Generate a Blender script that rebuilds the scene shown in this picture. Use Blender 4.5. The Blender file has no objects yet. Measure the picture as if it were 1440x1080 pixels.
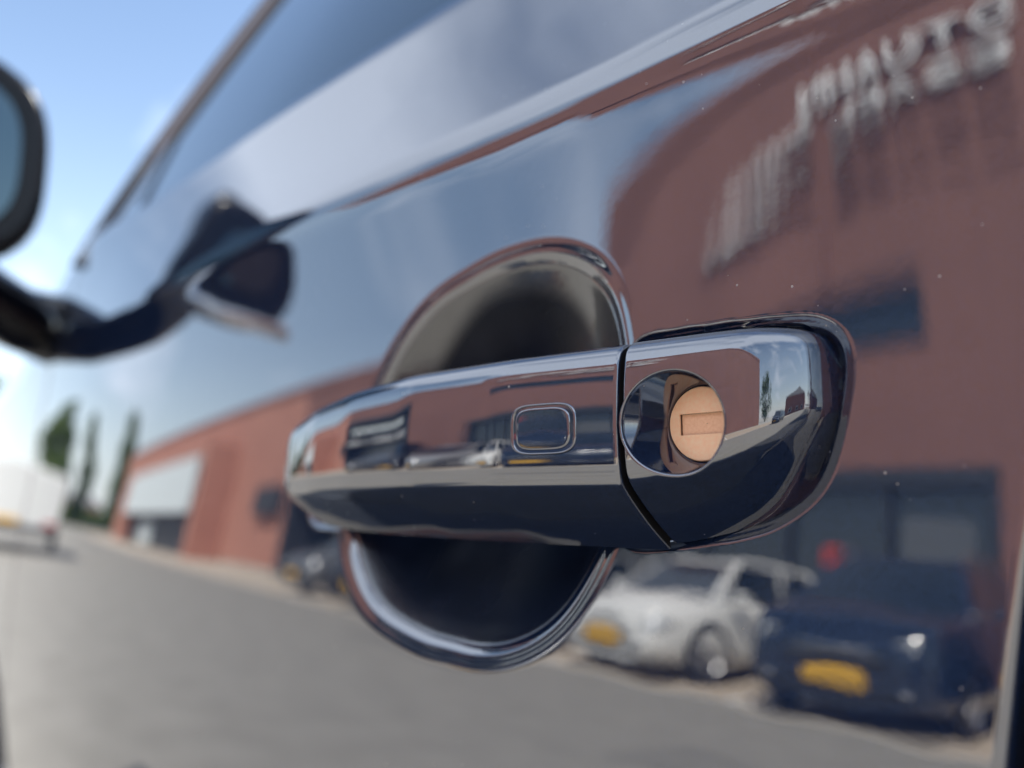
import bpy, bmesh, math, random
import numpy as np
from mathutils import Vector, Matrix
R = math.radians
C = bpy.context.scene.collection
S = bpy.context.scene
random.seed(4); rng = np.random.default_rng(4)
CZ = 0.95                      # height of the camera above the ground; the car side is modelled relative to it

# ------------------------------------------------------------------ camera
cd = bpy.data.cameras.new('camera'); cam = bpy.data.objects.new('camera', cd); C.objects.link(cam)
psi, pit = R(43.064), R(7.9)
hd = Vector((-math.cos(psi), math.sin(psi), 0)); rt = Vector((math.sin(psi), math.cos(psi), 0))
fw = hd*math.cos(pit) + Vector((0, 0, math.sin(pit))); up = rt.cross(fw)
m = Matrix((rt, up, -fw)).transposed().to_4x4(); m.translation = Vector((0, 0, CZ)); cam.matrix_world = m
cd.sensor_width = 36; cd.lens = 36*1081/1440; cd.clip_start = .01; cd.clip_end = 3000
cd.dof.use_dof = True; cd.dof.focus_distance = .198; cd.dof.aperture_fstop = 5.3; cd.dof.aperture_blades = 0
S.camera = cam

# ------------------------------------------------------------------ world, sun, exposure
SUN_EL, SUN_AZ = 50, 30
w = bpy.data.worlds.new('World'); S.world = w; w.use_nodes = True
N = w.node_tree.nodes; L = w.node_tree.links; N.clear()
out = N.new('ShaderNodeOutputWorld'); bg = N.new('ShaderNodeBackground'); bg.inputs[1].default_value = .125
sky = N.new('ShaderNodeTexSky'); sky.sky_type = 'NISHITA'; sky.sun_disc = False
sky.sun_elevation = R(SUN_EL); sky.sun_rotation = R(SUN_AZ); sky.air_density = 1.1; sky.dust_density = .6
tc = N.new('ShaderNodeTexCoord'); sp = N.new('ShaderNodeSeparateXYZ'); L.new(tc.outputs['Generated'], sp.inputs[0])
def wm(op, a, b=None, c=None):
    n = N.new('ShaderNodeMath'); n.operation = op
    for i, v in enumerate((a, b, c)):
        if v is None: continue
        if isinstance(v, (int, float)): n.inputs[i].default_value = v
        else: L.new(v, n.inputs[i])
    return n.outputs[0]
den = wm('ADD', wm('MAXIMUM', sp.outputs[2], 0), .22)
cmb = N.new('ShaderNodeCombineXYZ'); L.new(wm('DIVIDE', sp.outputs[0], den), cmb.inputs[0]); L.new(wm('DIVIDE', sp.outputs[1], den), cmb.inputs[1])
mp = N.new('ShaderNodeMapping'); mp.inputs['Scale'].default_value = (1.0, 1.7, 1); mp.inputs['Rotation'].default_value = (0, 0, R(25)); mp.inputs['Location'].default_value = (2.3, 7.7, 0)
L.new(cmb.outputs[0], mp.inputs[0])
n1 = N.new('ShaderNodeTexNoise'); n1.inputs['Scale'].default_value = 1.3; n1.inputs['Detail'].default_value = 7; n1.inputs['Roughness'].default_value = .52; n1.inputs['Distortion'].default_value = .5
L.new(mp.outputs[0], n1.inputs['Vector'])
cr = N.new('ShaderNodeValToRGB'); cr.color_ramp.elements[0].position = .46; cr.color_ramp.elements[0].color = (0, 0, 0, 1)
cr.color_ramp.elements[1].position = .72; cr.color_ramp.elements[1].color = (.76, .76, .76, 1)
side = wm('MINIMUM', wm('MAXIMUM', wm('ADD', wm('MULTIPLY', sp.outputs[1], -6.0), .3), 0), 1)       # more cloud stands over the showroom side
bias = wm('SUBTRACT', wm('MULTIPLY', wm('SUBTRACT', wm('MINIMUM', wm('MULTIPLY', wm('MAXIMUM', wm('SUBTRACT', sp.outputs[2], .42), 0), 3.2), .30), wm('MULTIPLY', wm('MAXIMUM', wm('SUBTRACT', sp.outputs[2], .62), 0), .65)), side), wm('MULTIPLY', wm('SUBTRACT', 1.0, side), .06))
L.new(wm('ADD', n1.outputs[0], bias), cr.inputs[0])
hz = wm('MULTIPLY', wm('POWER', wm('SUBTRACT', 1.0, wm('MAXIMUM', sp.outputs[2], 0)), 5), .62)
cf = wm('MAXIMUM', cr.outputs[0], hz)
mx = N.new('ShaderNodeMixRGB'); L.new(cf, mx.inputs[0]); L.new(sky.outputs[0], mx.inputs[1]); mx.inputs[2].default_value = (7.3, 8.1, 9.5, 1)
L.new(mx.outputs[0], bg.inputs[0]); L.new(bg.outputs[0], out.inputs[0])
sl = bpy.data.lights.new('sun', 'SUN'); sl.energy = 5.0; sl.angle = R(.5); sl.color = (1, .95, .86)
so = bpy.data.objects.new('sun', sl); C.objects.link(so)
sd = Vector((math.sin(R(SUN_AZ))*math.cos(R(SUN_EL)), math.cos(R(SUN_AZ))*math.cos(R(SUN_EL)), math.sin(R(SUN_EL))))
so.rotation_euler = sd.to_track_quat('Z', 'Y').to_euler(); so.location = (5, 8, 12)
S.view_settings.view_transform = 'Standard'; S.view_settings.look = 'None'; S.view_settings.gamma = 1
S.view_settings.exposure = 1.05; S.view_settings.use_curve_mapping = False
S.render.engine = 'CYCLES'; S.cycles.use_denoising = True; S.cycles.max_bounces = 10; S.cycles.glossy_bounces = 7
S.cycles.sample_clamp_indirect = 12; S.cycles.caustics_reflective = True

# ------------------------------------------------------------------ materials
def mat(name, col, rough=.5, metal=0, ior=1.5, emit=None):
    m = bpy.data.materials.new(name); m.use_nodes = True; b = m.node_tree.nodes['Principled BSDF']
    b.inputs['Base Color'].default_value = (*col, 1); b.inputs['Roughness'].default_value = rough
    b.inputs['Metallic'].default_value = metal; b.inputs['IOR'].default_value = ior
    return m
def noisy(m, scale, c1, c2, lo=.35, hi=.65, bump=0, dist=.01, detail=6, bscale=None):
    nt = m.node_tree; b = nt.nodes['Principled BSDF']
    tc = nt.nodes.new('ShaderNodeTexCoord'); n = nt.nodes.new('ShaderNodeTexNoise'); n.inputs['Scale'].default_value = scale; n.inputs['Detail'].default_value = detail
    nt.links.new(tc.outputs['Object'], n.inputs['Vector'])
    r = nt.nodes.new('ShaderNodeValToRGB'); r.color_ramp.elements[0].position = lo; r.color_ramp.elements[1].position = hi
    r.color_ramp.elements[0].color = (*c1, 1); r.color_ramp.elements[1].color = (*c2, 1)
    nt.links.new(n.outputs[0], r.inputs[0]); nt.links.new(r.outputs[0], b.inputs['Base Color'])
    if bump:
        n2 = n
        if bscale:
            n2 = nt.nodes.new('ShaderNodeTexNoise'); n2.inputs['Scale'].default_value = bscale; n2.inputs['Detail'].default_value = 3
            nt.links.new(tc.outputs['Object'], n2.inputs['Vector'])
        bp = nt.nodes.new('ShaderNodeBump'); bp.inputs['Strength'].default_value = bump; bp.inputs['Distance'].default_value = dist
        nt.links.new(n2.outputs[0], bp.inputs['Height']); nt.links.new(bp.outputs[0], b.inputs['Normal'])
    return m
paint = mat('navy_metallic_paint', (.004, .008, .02), .035, 0, 2.75)
nt = paint.node_tree; b = nt.nodes['Principled BSDF']
tcn = nt.nodes.new('ShaderNodeTexCoord')
fl = nt.nodes.new('ShaderNodeTexVoronoi'); fl.inputs['Scale'].default_value = 2600
nt.links.new(tcn.outputs['Object'], fl.inputs['Vector'])
fr = nt.nodes.new('ShaderNodeValToRGB'); fr.color_ramp.elements[0].position = .0; fr.color_ramp.elements[0].color = (.003, .007, .022, 1)
fr.color_ramp.elements[1].position = 1; fr.color_ramp.elements[1].color = (.012, .024, .060, 1)
sx = nt.nodes.new('ShaderNodeSeparateColor'); nt.links.new(fl.outputs['Color'], sx.inputs[0]); nt.links.new(sx.outputs[0], fr.inputs[0]); nt.links.new(fr.outputs[0], b.inputs['Base Color'])
dv = nt.nodes.new('ShaderNodeTexVoronoi'); dv.inputs['Scale'].default_value = 333; dv.inputs['Randomness'].default_value = 1
nt.links.new(tcn.outputs['Object'], dv.inputs['Vector'])
dsx = nt.nodes.new('ShaderNodeSeparateColor'); nt.links.new(dv.outputs['Color'], dsx.inputs[0])
def pmath(op_, a, b_=None):
    n = nt.nodes.new('ShaderNodeMath'); n.operation = op_
    for i, v in enumerate((a, b_)):
        if v is None: continue
        if isinstance(v, (int, float)): n.inputs[i].default_value = v
        else: nt.links.new(v, n.inputs[i])
    return n.outputs[0]
# dust specks: a few cells only, radius differs from speck to speck
speck = pmath('LESS_THAN', dv.outputs['Distance'], pmath('MULTIPLY', pmath('MAXIMUM', pmath('SUBTRACT', dsx.outputs[1], .82), 0), .62))
dmx = nt.nodes.new('ShaderNodeMixRGB'); nt.links.new(speck, dmx.inputs[0]); nt.links.new(fr.outputs[0], dmx.inputs[1]); dmx.inputs[2].default_value = (.22, .20, .17, 1)
nt.links.new(dmx.outputs[0], b.inputs['Base Color'])
sm = nt.nodes.new('ShaderNodeTexNoise'); sm.inputs['Scale'].default_value = 22; sm.inputs['Detail'].default_value = 6; nt.links.new(tcn.outputs['Object'], sm.inputs['Vector'])
nt.links.new(pmath('ADD', pmath('MULTIPLY', speck, .4), pmath('MULTIPLY', pmath('MAXIMUM', pmath('SUBTRACT', sm.outputs[0], .45), 0), .08)), b.inputs['Roughness'])
op = nt.nodes.new('ShaderNodeTexNoise'); op.inputs['Scale'].default_value = 190; op.inputs['Detail'].default_value = 2
nt.links.new(tcn.outputs['Object'], op.inputs['Vector'])
bp = nt.nodes.new('ShaderNodeBump'); bp.inputs['Strength'].default_value = .35; bp.inputs['Distance'].default_value = .000017
nt.links.new(op.outputs[0], bp.inputs['Height']); nt.links.new(bp.outputs[0], b.inputs['Normal'])
M = dict(
    paint=paint,
    gap=mat('black_rubber', (.006, .006, .007), .6),
    housing=mat('black_housing_plastic', (.006, .006, .008), .22, 0, 1.35),
    gloss=mat('black_gloss_plastic', (.006, .006, .008), .08, 0, 1.6),
    satin=mat('black_textured_plastic', (.012, .013, .015), .4, 0, 1.5),
    cup=noisy(mat('satin_navy_liner', (.006, .01, .02), .26, 0, 1.28), 60, (.002, .005, .014), (.005, .009, .022), .3, .7, .25, .0002, 6, 400),
    glass=mat('tinted_window_glass', (.02, .035, .04), .02, 0, 2.1),
    mirror=mat('mirror_silver', (.09, .125, .145), .03, 1),
    chrome=mat('chrome', (.85, .85, .85), .06, 1),
    copper=noisy(mat('copper', (.9, .5, .28), .38, 0, 2.2), 900, (1.0, .56, .30), (1.0, .68, .42), .3, .7, .25, .0001),
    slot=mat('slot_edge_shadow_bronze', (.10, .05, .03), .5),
    shutter=noisy(mat('slot_shutter_brass', (.6, .42, .32), .5), 1500, (.90, .52, .31), (1.0, .64, .42), .3, .7),
    tarmac=noisy(mat('shadow_dark_asphalt', (.05, .05, .05), .85), 4.0, (.035, .036, .038), (.055, .055, .055), .3, .7, .3, .01, 8, 90),  # the car's shadow deepened in the colour, not a different surfacing
    tarmac2=noisy(mat('patch_asphalt', (.15, .15, .15), .9), 4.0, (.185, .176, .158), (.225, .214, .19), .3, .7, .3, .01, 8, 90),
    asphalt=noisy(mat('asphalt', (.2, .2, .2), .9), 3.0, (.225, .212, .185), (.275, .26, .23), .3, .7, .3, .01, 8, 90),
    paving=noisy(mat('sandy_paving', (.4, .33, .25), .9), 2.0, (.42, .35, .27), (.50, .42, .33)),
    kerb=mat('kerb_concrete', (.42, .40, .36), .9),
    wall=noisy(mat('red_brown_cladding', (.4, .18, .14), .75), .6, (.185, .088, .070), (.22, .105, .083), .3, .7, .2, .01, 4, 30),
    wallred=noisy(mat('red_cladding', (.45, .16, .1), .75), .6, (.37, .168, .12), (.42, .20, .145), .3, .7),
    darkframe=mat('anthracite_aluminium', (.03, .034, .04), .45),
    shop=mat('shop_window_glass', (.012, .018, .025), .06, 0, 1.8),
    panel=mat('pale_sign_panel', (.62, .68, .70), .5),
    letter=mat('white_sign_letters', (.88, .88, .88), .45),
    white=mat('white_car_paint', (.68, .68, .66), .25, 0, 1.5),
    silver=mat('silver_car_paint', (.45, .46, .47), .25, .6),
    darkblue=mat('dark_blue_car_paint', (.012, .02, .04), .12, 0, 1.7),
    black=mat('black_car_paint', (.008, .009, .012), .12, 0, 1.7),
    grey=mat('grey_car_paint', (.12, .125, .13), .2, .3),
    tyre=mat('tyre_rubber', (.015, .015, .015), .8),
    rim=mat('alloy', (.6, .6, .62), .25, 1),
    plate=mat('yellow_plate', (.75, .42, .03), .5),
    red=mat('red_lens', (.42, .045, .03), .2),
    lamp=mat('headlight_glass', (.75, .78, .8), .08, .7),
    trunk=noisy(mat('bark', (.1, .07, .05), .9), 8, (.07, .05, .035), (.14, .1, .07)),
    roofm=mat('grey_roofing', (.15, .15, .155), .8),
    aqua=mat('aqua_sticker', (.25, .62, .55), .5),
)
leafm = mat('leaf_green', (.05, .09, .02), .7); nt = leafm.node_tree
oi = nt.nodes.new('ShaderNodeTexCoord'); nn = nt.nodes.new('ShaderNodeTexNoise'); nn.inputs['Scale'].default_value = .9
rr = nt.nodes.new('ShaderNodeValToRGB'); rr.color_ramp.elements[0].color = (.035, .07, .012, 1); rr.color_ramp.elements[1].color = (.12, .17, .04, 1)
rr.color_ramp.elements[0].position = .35; rr.color_ramp.elements[1].position = .65
nt.links.new(oi.outputs['Object'], nn.inputs['Vector']); nt.links.new(nn.outputs[0], rr.inputs[0]); nt.links.new(rr.outputs[0], nt.nodes['Principled BSDF'].inputs['Base Color'])
M['leaf'] = leafm

# ------------------------------------------------------------------ helpers
def link(name, me, material, parent=None):
    o = bpy.data.objects.new(name, me); C.objects.link(o)
    if material is not None and not me.materials: me.materials.append(material)
    if parent: o.parent = parent
    return o
def thing(name, label, cat, loc=(0, 0, 0), rotz=0, group=None):
    o = bpy.data.objects.new(name, None); C.objects.link(o); o.empty_display_size = .2
    o.location = loc; o.rotation_euler = (0, 0, rotz); o['label'] = label; o['category'] = cat
    if group: o['group'] = group
    return o
def struct(o): o['kind'] = 'structure'; return o
def copy_tree(o, parent=None):
    c = o.copy(); C.objects.link(c); c.parent = parent
    for ch in [k for k in o.children]: copy_tree(ch, c)
    return c
def boxes(name, lst, material, parent=None, bevel=0):
    bm = bmesh.new()
    for (x0, x1, y0, y1, z0, z1) in lst:
        r = bmesh.ops.create_cube(bm, size=1)
        for v in r['verts']: v.co = Vector(((x0+x1)/2+v.co.x*(x1-x0), (y0+y1)/2+v.co.y*(y1-y0), (z0+z1)/2+v.co.z*(z1-z0)))
    if bevel: bmesh.ops.bevel(bm, geom=bm.edges[:], offset=bevel, segments=2, affect='EDGES', profile=.5)
    me = bpy.data.meshes.new(name); bm.to_mesh(me); bm.free()
    return link(name, me, material, parent)
def mesh_np(name, V, F, material, parent=None, smooth=True):
    V = np.asarray(V, np.float32); F = np.asarray(F, np.int32)
    me = bpy.data.meshes.new(name); me.vertices.add(len(V)); me.vertices.foreach_set('co', V.ravel())
    k = F.shape[1]; me.loops.add(F.size); me.loops.foreach_set('vertex_index', F.ravel())
    me.polygons.add(len(F)); me.polygons.foreach_set('loop_start', np.arange(len(F), dtype=np.int32)*k)
    me.update(calc_edges=True); me.validate()
    if smooth: me.polygons.foreach_set('use_smooth', np.ones(len(me.polygons), bool))
    return link(name, me, material, parent)
def grid_faces(nu, nv, closed=False):
    a = np.arange(nu*nv).reshape(nu, nv)
    if closed: a = np.concatenate([a, a[:1]], 0)
    return np.stack([a[:-1, :-1], a[1:, :-1], a[1:, 1:], a[:-1, 1:]], -1).reshape(-1, 4)
def tube(name, pts, r, material, parent=None, seg=12, cap=True):
    pts = [Vector(p) for p in pts]; rs = r if isinstance(r, (list, tuple)) else [r]*len(pts)
    V = []; prev = None
    for i, p in enumerate(pts):
        d = (pts[min(i+1, len(pts)-1)]-pts[max(i-1, 0)]).normalized()
        a = prev if prev is not None else (Vector((0, 0, 1)) if abs(d.z) < .9 else Vector((1, 0, 0)))
        u = (a - d*a.dot(d)).normalized(); prev = u; v = d.cross(u)
        for k in range(seg):
            t = 2*math.pi*k/seg; V.append(p+(u*math.cos(t)+v*math.sin(t))*rs[i])
    F = []
    for i in range(len(pts)-1):
        for k in range(seg): F.append((i*seg+k, i*seg+(k+1) % seg, (i+1)*seg+(k+1) % seg, (i+1)*seg+k))
    me = bpy.data.meshes.new(name)
    fs = list(F)
    if cap: fs += [tuple(range(seg)), tuple((len(pts)-1)*seg+k for k in range(seg))]
    me.from_pydata([tuple(v) for v in V], [], fs); me.update()
    bm = bmesh.new(); bm.from_mesh(me); bmesh.ops.recalc_face_normals(bm, faces=bm.faces); bm.to_mesh(me); bm.free()
    for p in me.polygons: p.use_smooth = len(p.vertices) == 4
    return link(name, me, material, parent)
def poly(name, pts, material, parent=None, thick=None, axis=None):
    """flat polygon given thickness along an axis vector"""
    pts = [Vector(p) for p in pts]; n = len(pts); me = bpy.data.meshes.new(name)
    if thick is None: me.from_pydata([tuple(p) for p in pts], [], [tuple(range(n))])
    else:
        a = Vector(axis)*thick
        me.from_pydata([tuple(p) for p in pts]+[tuple(p+a) for p in pts], [], [tuple(range(n)), tuple(range(2*n-1, n-1, -1))]+[(i, (i+1) % n, n+(i+1) % n, n+i) for i in range(n)])
        bm = bmesh.new(); bm.from_mesh(me); bmesh.ops.recalc_face_normals(bm, faces=bm.faces); bm.to_mesh(me); bm.free()
    me.update(); return link(name, me, material, parent)

# ------------------------------------------------------------------ the side of the car as one surface y(x, z)
def smooth(t): t = np.clip(t, 0, 1); return t*t*(3-2*t)
_zs = np.arange(-.80, .400, .0005)
def _integ(knz, knv, sig=4):
    a = np.interp(_zs, knz, knv); k = np.exp(-.5*(np.arange(-4*sig, 4*sig+1)/sig)**2); k /= k.sum()
    a = np.convolve(np.pad(a, 4*sig, mode='edge'), k, mode='valid')
    s = np.tan(np.radians(a)); Y = np.concatenate([[0], np.cumsum((s[1:]+s[:-1])*.5*.0005)])
    return Y-np.interp(.015, _zs, Y)
ZB = .222                      # where the shoulder turns in under the window seal
YA = _integ([-.8, -.5, -.30, -.05, 0, .04, .065, .084, .101, .110, .1170, .1205, .1222, .1242, .1290, .134, .16, .19, .212, .220, .226, .4],
            [-4, -4, -3, 4.3, 4.6, 4.6, 4.0, 1.3, -1.0, -2.1, -4.5, -8, -8, 2, 9, 21, 20, 17, 15, 26, 60, 60], 2)
YT = _integ([-.8, -.06, .09, .15, .4], [0, 0, 1, 1, 0], 12)
YS = _integ([-.8, .127, .135, .23, .4], [0, 0, -3.5, -3.5, -3.5])
YB = _integ([-.8, .01, .03, .05, .065, .084, .101, .112, .4], [0, 0, -1.0, -2.5, -3.5, -3.3, -1.6, 0, 0])
_rx = np.arange(-4, 3, .01); _rk = np.exp(-.5*(np.arange(-24, 25)/8)**2); _rk /= _rk.sum()
_rv = np.convolve(np.pad(np.interp(_rx, [-4, -2.7, -1.5, -1.1, -.8, -.6, -.45, -.3, -.2, -.1, 1.7], [.03, .05, .063, .048, .036, .029, .021, .012, .006, 0, -.01]), 24, mode='edge'), _rk, mode='valid')
def rise(x): return np.interp(x, _rx, _rv)
_kv = np.convolve(np.pad(np.interp(_rx, [-4, -2.0, -1.3, -1.15, -1.05, -.95, -.85, -.75, -.65, -.55, -.45, -.25], [0, 0, .85, .85, .72, .57, .46, .34, .23, .13, .07, 0]), 24, mode='edge'), _rk, mode='valid')
def kst(x): return np.interp(x, _rx, _kv)
def lift(x, z):                # profile height -> real height (crease and belt climb towards the front)
    return z+rise(x)*smooth((z-.0)/.115)+np.maximum(z-.128, 0)*kst(x)
def yside(x, z):
    x = np.asarray(x, float); z = np.asarray(z, float)
    zr = z-rise(x)*smooth((z-.0)/.115); zr = np.where(zr > .128, .128+(zr-.128)/(1+kst(x)), zr)
    y = .175+np.interp(zr, _zs, YA)
    g = np.maximum(-x-.27, 0); g = .55*(1-np.exp(-g*g/.12))
    y = y+np.interp(zr, _zs, YT)*g*9+(np.interp(zr, _zs, YS))*smooth((-x-.26)/.3)
    y = y+np.interp(zr, _zs, YB)*smooth((x+.20)/.14)
    mk = smooth((x+.19)/.05)*smooth((-z+.004)/.02)+.5*smooth((x+.12)/.05)*smooth((z-.05)/.02)*smooth((.112-z)/.01)
    y = y+mk*.4e-5*(np.sin(x*290+z*120+.7)*np.sin(z*350-x*90)+.7*np.sin(x*170-z*460+2.1))
    xc = np.clip(x, -.9, .5)
    y = y+np.radians(6.5)*((xc+.1)**2/2)+np.radians(6.5)*(-.8)*np.minimum(x+.9, 0)
    return y

# pocket outline in polar form
PC = (-.215, .012)
_pp = np.array([(-.294, -.019), (-.285, -.035), (-.27, -.047), (-.245, -.0535), (-.216, -.0558), (-.184, -.053), (-.162, -.0415), (-.149, -.025), (-.141, -.010), (-.137, .012),
                (-.1375, .035), (-.1395, .050), (-.1465, .068), (-.167, .0805), (-.192, .0835), (-.218, .0805), (-.240, .0755), (-.257, .0655), (-.273, .048), (-.283, .032), (-.291, .012), (-.2955, -.004)])
_pt = np.arctan2(_pp[:, 1]-PC[1], _pp[:, 0]-PC[0]); _pr = np.hypot(_pp[:, 0]-PC[0], _pp[:, 1]-PC[1])
_o = np.argsort(_pt); _pt = _pt[_o]; _pr = _pr[_o]
_tt = np.linspace(-np.pi, np.pi, 721)[:-1]
_r0 = np.interp(_tt, np.concatenate([_pt-2*np.pi, _pt, _pt+2*np.pi]), np.tile(_pr, 3))
_k = np.exp(-.5*(np.arange(-40, 41)/11)**2); _k /= _k.sum(); _r0 = np.convolve(np.pad(_r0, 40, mode='wrap'), _k, mode='valid')
def prad(th): return np.interp(th, np.concatenate([_tt-2*np.pi, _tt, _tt+2*np.pi]), np.tile(_r0, 3))
_u = np.arange(-.004, .09, .0001)
_ang = np.interp(_u, [-.004, -.0022, .0, .0020, .0036, .008, .022, .040, .060, .09], [0, 0, 14, 40, 44, 37, 26, 17, 0, 0])
_ang = np.convolve(np.pad(_ang, 20, mode='edge'), np.ones(41)/41, mode='valid')
_dep = np.cumsum(np.tan(np.radians(_ang)))*.0001
_ang = np.interp(_u, [-.004, -.0022, .0, .0020, .0036, .008, .014, .022, .035, .060, .09], [0, 0, 14, 40, 46, 41, 36, 32, 24, 0, 0])
_ang = np.convolve(np.pad(_ang, 20, mode='edge'), np.ones(41)/41, mode='valid')
_dep2 = np.cumsum(np.tan(np.radians(_ang)))*.0001
def bowl(u, up): return np.interp(u, _u, _dep)*up+np.interp(u, _u, _dep2)*(1-up)
def pocket_s(x, z):
    dx, dz = x-PC[0], z-PC[1]; rr = prad(np.arctan2(dz, dx)); rho = np.hypot(dx, dz)
    return rho/rr, rr
def pocket_depth(x, z):
    s, rr = pocket_s(x, z); return bowl((1-s)*rr, smooth((z-PC[1]+.02)/.05))
# recess seats under the lock cap and under the front foot of the grip
def rbox(x, z, cx, cz, hx, hz, r, shear=0):
    px = np.abs(x-cx-shear*(z-cz))-hx+r; pz = np.abs(z-cz)-hz+r
    return np.hypot(np.maximum(px, 0), np.maximum(pz, 0))+np.minimum(np.maximum(px, pz), 0)-r
def _seat(d, depth, rad):
    return depth*smooth((-d+rad*.5)/(rad*2.2))
CC = (-.108, .0140)
_cp = np.array([(-.139, -.0160), (-.1287, -.0152), (-.1194, -.0138), (-.110, -.0124), (-.1008, -.0107), (-.0897, -.0063), (-.0827, -.0008), (-.0800, .0036), (-.0783, .0081), (-.0765, .0145), (-.0752, .021), (-.0744, .0262), (-.0741, .0308),
                (-.0759, .037), (-.0817, .041), (-.091, .0421), (-.1006, .0427), (-.112, .0432), (-.124, .0436), (-.135, .044), (-.140, .040), (-.141, .0140), (-.141, -.010)])
_ca = np.arctan2(_cp[:, 1]-CC[1], _cp[:, 0]-CC[0]); _cq = np.hypot(_cp[:, 0]-CC[0], _cp[:, 1]-CC[1]); _o = np.argsort(_ca)
_c0 = np.interp(_tt, np.concatenate([_ca[_o]-2*np.pi, _ca[_o], _ca[_o]+2*np.pi]), np.tile(_cq[_o], 3))
_k = np.exp(-.5*(np.arange(-40, 41)/9)**2); _k /= _k.sum(); _c0 = np.convolve(np.pad(_c0, 40, mode='wrap'), _k, mode='valid')
def crad(th): return np.interp(th, np.concatenate([_tt-2*np.pi, _tt, _tt+2*np.pi]), np.tile(_c0, 3))
def cap_sdf(x, z):
    dx, dz = x-CC[0], z-CC[1]; th = np.arctan2(dz, dx); r0 = crad(th); e_ = .02
    sl = (crad(th+e_)-crad(th-e_))/(2*e_)/r0
    return (np.hypot(dx, dz)-r0)/np.sqrt(1+sl*sl)
def yskin(x, z):
    a = pocket_depth(x, z); b = _seat(cap_sdf(x, z)+.0006, .0075, .0031)
    c = _seat(rbox(x, z, -.305, .006, .0225, .0215, .015), .004, .004)
    kk = .0018
    ds = np.stack([a, b, c]); mxx = ds.max(0)
    d = mxx+kk*np.log(np.exp((ds-mxx)/kk).sum(0)/3)
    d = np.where(mxx < 1e-5, 0, d)
    d = mxx + (d-mxx)*smooth(mxx/.002)
    return yside(x, z)+np.maximum(d, 0)

def axis_samples(segs):
    v = []
    for a, b, st in segs: n = max(1, int(round((b-a)/st))); v += list(np.linspace(a, b, n, endpoint=False))
    v.append(segs[-1][1]); return np.array(v)

# ================================================================== OWN CAR
car = thing('parked_car', 'dark navy car seen along its side from beside the front door handle', 'car')
zax = axis_samples([(-.68, -.30, .02), (-.30, -.075, .006), (-.075, .095, .0005), (.095, .112, .0012), (.112, .136, .0005), (.136, ZB+.004, .002)])
def side_panel(name, x0, x1, xax, zax=zax, hole=None, hem=.0025, parent=car, shear=None):
    X, Z = np.meshgrid(xax, zax, indexing='ij'); X0 = X
    Zs = lift(X, Z)     # follow the crease line
    if shear: X = X+.147*(Z-.0)*shear(X)
    Y = yskin(X, Zs) if name == 'front_door' else yside(X, Zs)
    # rolled hem at both ends
    for e, sgn in ((x0, 1), (x1, -1)):
        u = np.clip((X0-e)*sgn, 0, hem); Y = Y+(hem-np.sqrt(np.maximum(hem**2-(hem-u)**2, 0)))*1.0
    V = np.stack([X, Y, Zs+CZ], -1).reshape(-1, 3); F = grid_faces(*X.shape)
    if hole is not None:
        fc = V[F].mean(1); F = F[~hole(fc[:, 0], fc[:, 2]-CZ)]
    # inner return flanges
    o = mesh_np(name, V, F[:, ::1], M['paint'], parent)
    return o, X.shape
xd = axis_samples([(-1.20, -1.19, .0006), (-1.19, -.42, .011), (-.42, -.340, .003), (-.340, -.060, .0005), (-.060, -.0492, .0012), (-.0492, -.0398, .00025)])
XE = xd[-1]; SHR = lambda X: smooth((X+.16)/.09)
def hole(x, z): s, _ = pocket_s(x, z); return s < .45
door, _ = side_panel('front_door', -1.20, XE, xd, hole=hole, hem=.0030, shear=SHR)
door['label'] = 'front door in reflective navy paint with a sharp crease'
# flange closing the rear edge of the door
Zf = np.linspace(-.68, ZB, 60); Xf = XE+.147*Zf; Yf = yside(Xf, Zf)+.0030
V = np.concatenate([np.stack([Xf, Yf, Zf+CZ], -1), np.stack([Xf-.0005, Yf+.03, Zf+CZ], -1)]).reshape(2, 60, 3)
mesh_np('door_edge_flange', V.reshape(-1, 3), grid_faces(2, 60), M['paint'], car)
def sheared(o):
    for v in o.data.vertices: v.co.x += .147*(v.co.z-CZ)
sheared(boxes('door_gap_seal', [(-.055, .0, .213, .26, CZ-.68, CZ+.12)], M['gap'], car)); sheared(boxes('door_gap_seal', [(-.055, .0, .262, .29, CZ+.12, CZ+.21)], M['gap'], car))
xr = axis_samples([(-.0287, -.024, .0004), (-.024, .56, .03), (.56, .565, .0008)])
side_panel('rear_door', -.0287, .565, xr, shear=lambda X: smooth((.5-X)/.3), hole=lambda x, z: np.hypot(x-.87, z+.62) < .37)
xq = axis_samples([(.569, .574, .001), (.574, 1.60, .04), (1.60, 1.605, .001)])
side_panel('rear_quarter', .569, 1.605, xq, hole=lambda x, z: np.hypot(x-.87, z+.62) < .37)
xf = axis_samples([(-2.6, -2.59, .002), (-2.59, -1.21, .03), (-1.21, -1.205, .0006)])
side_panel('front_fender', -2.6, -1.205, xf, hole=lambda x, z: np.hypot(x+1.9, z+.62) < .37)

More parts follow.
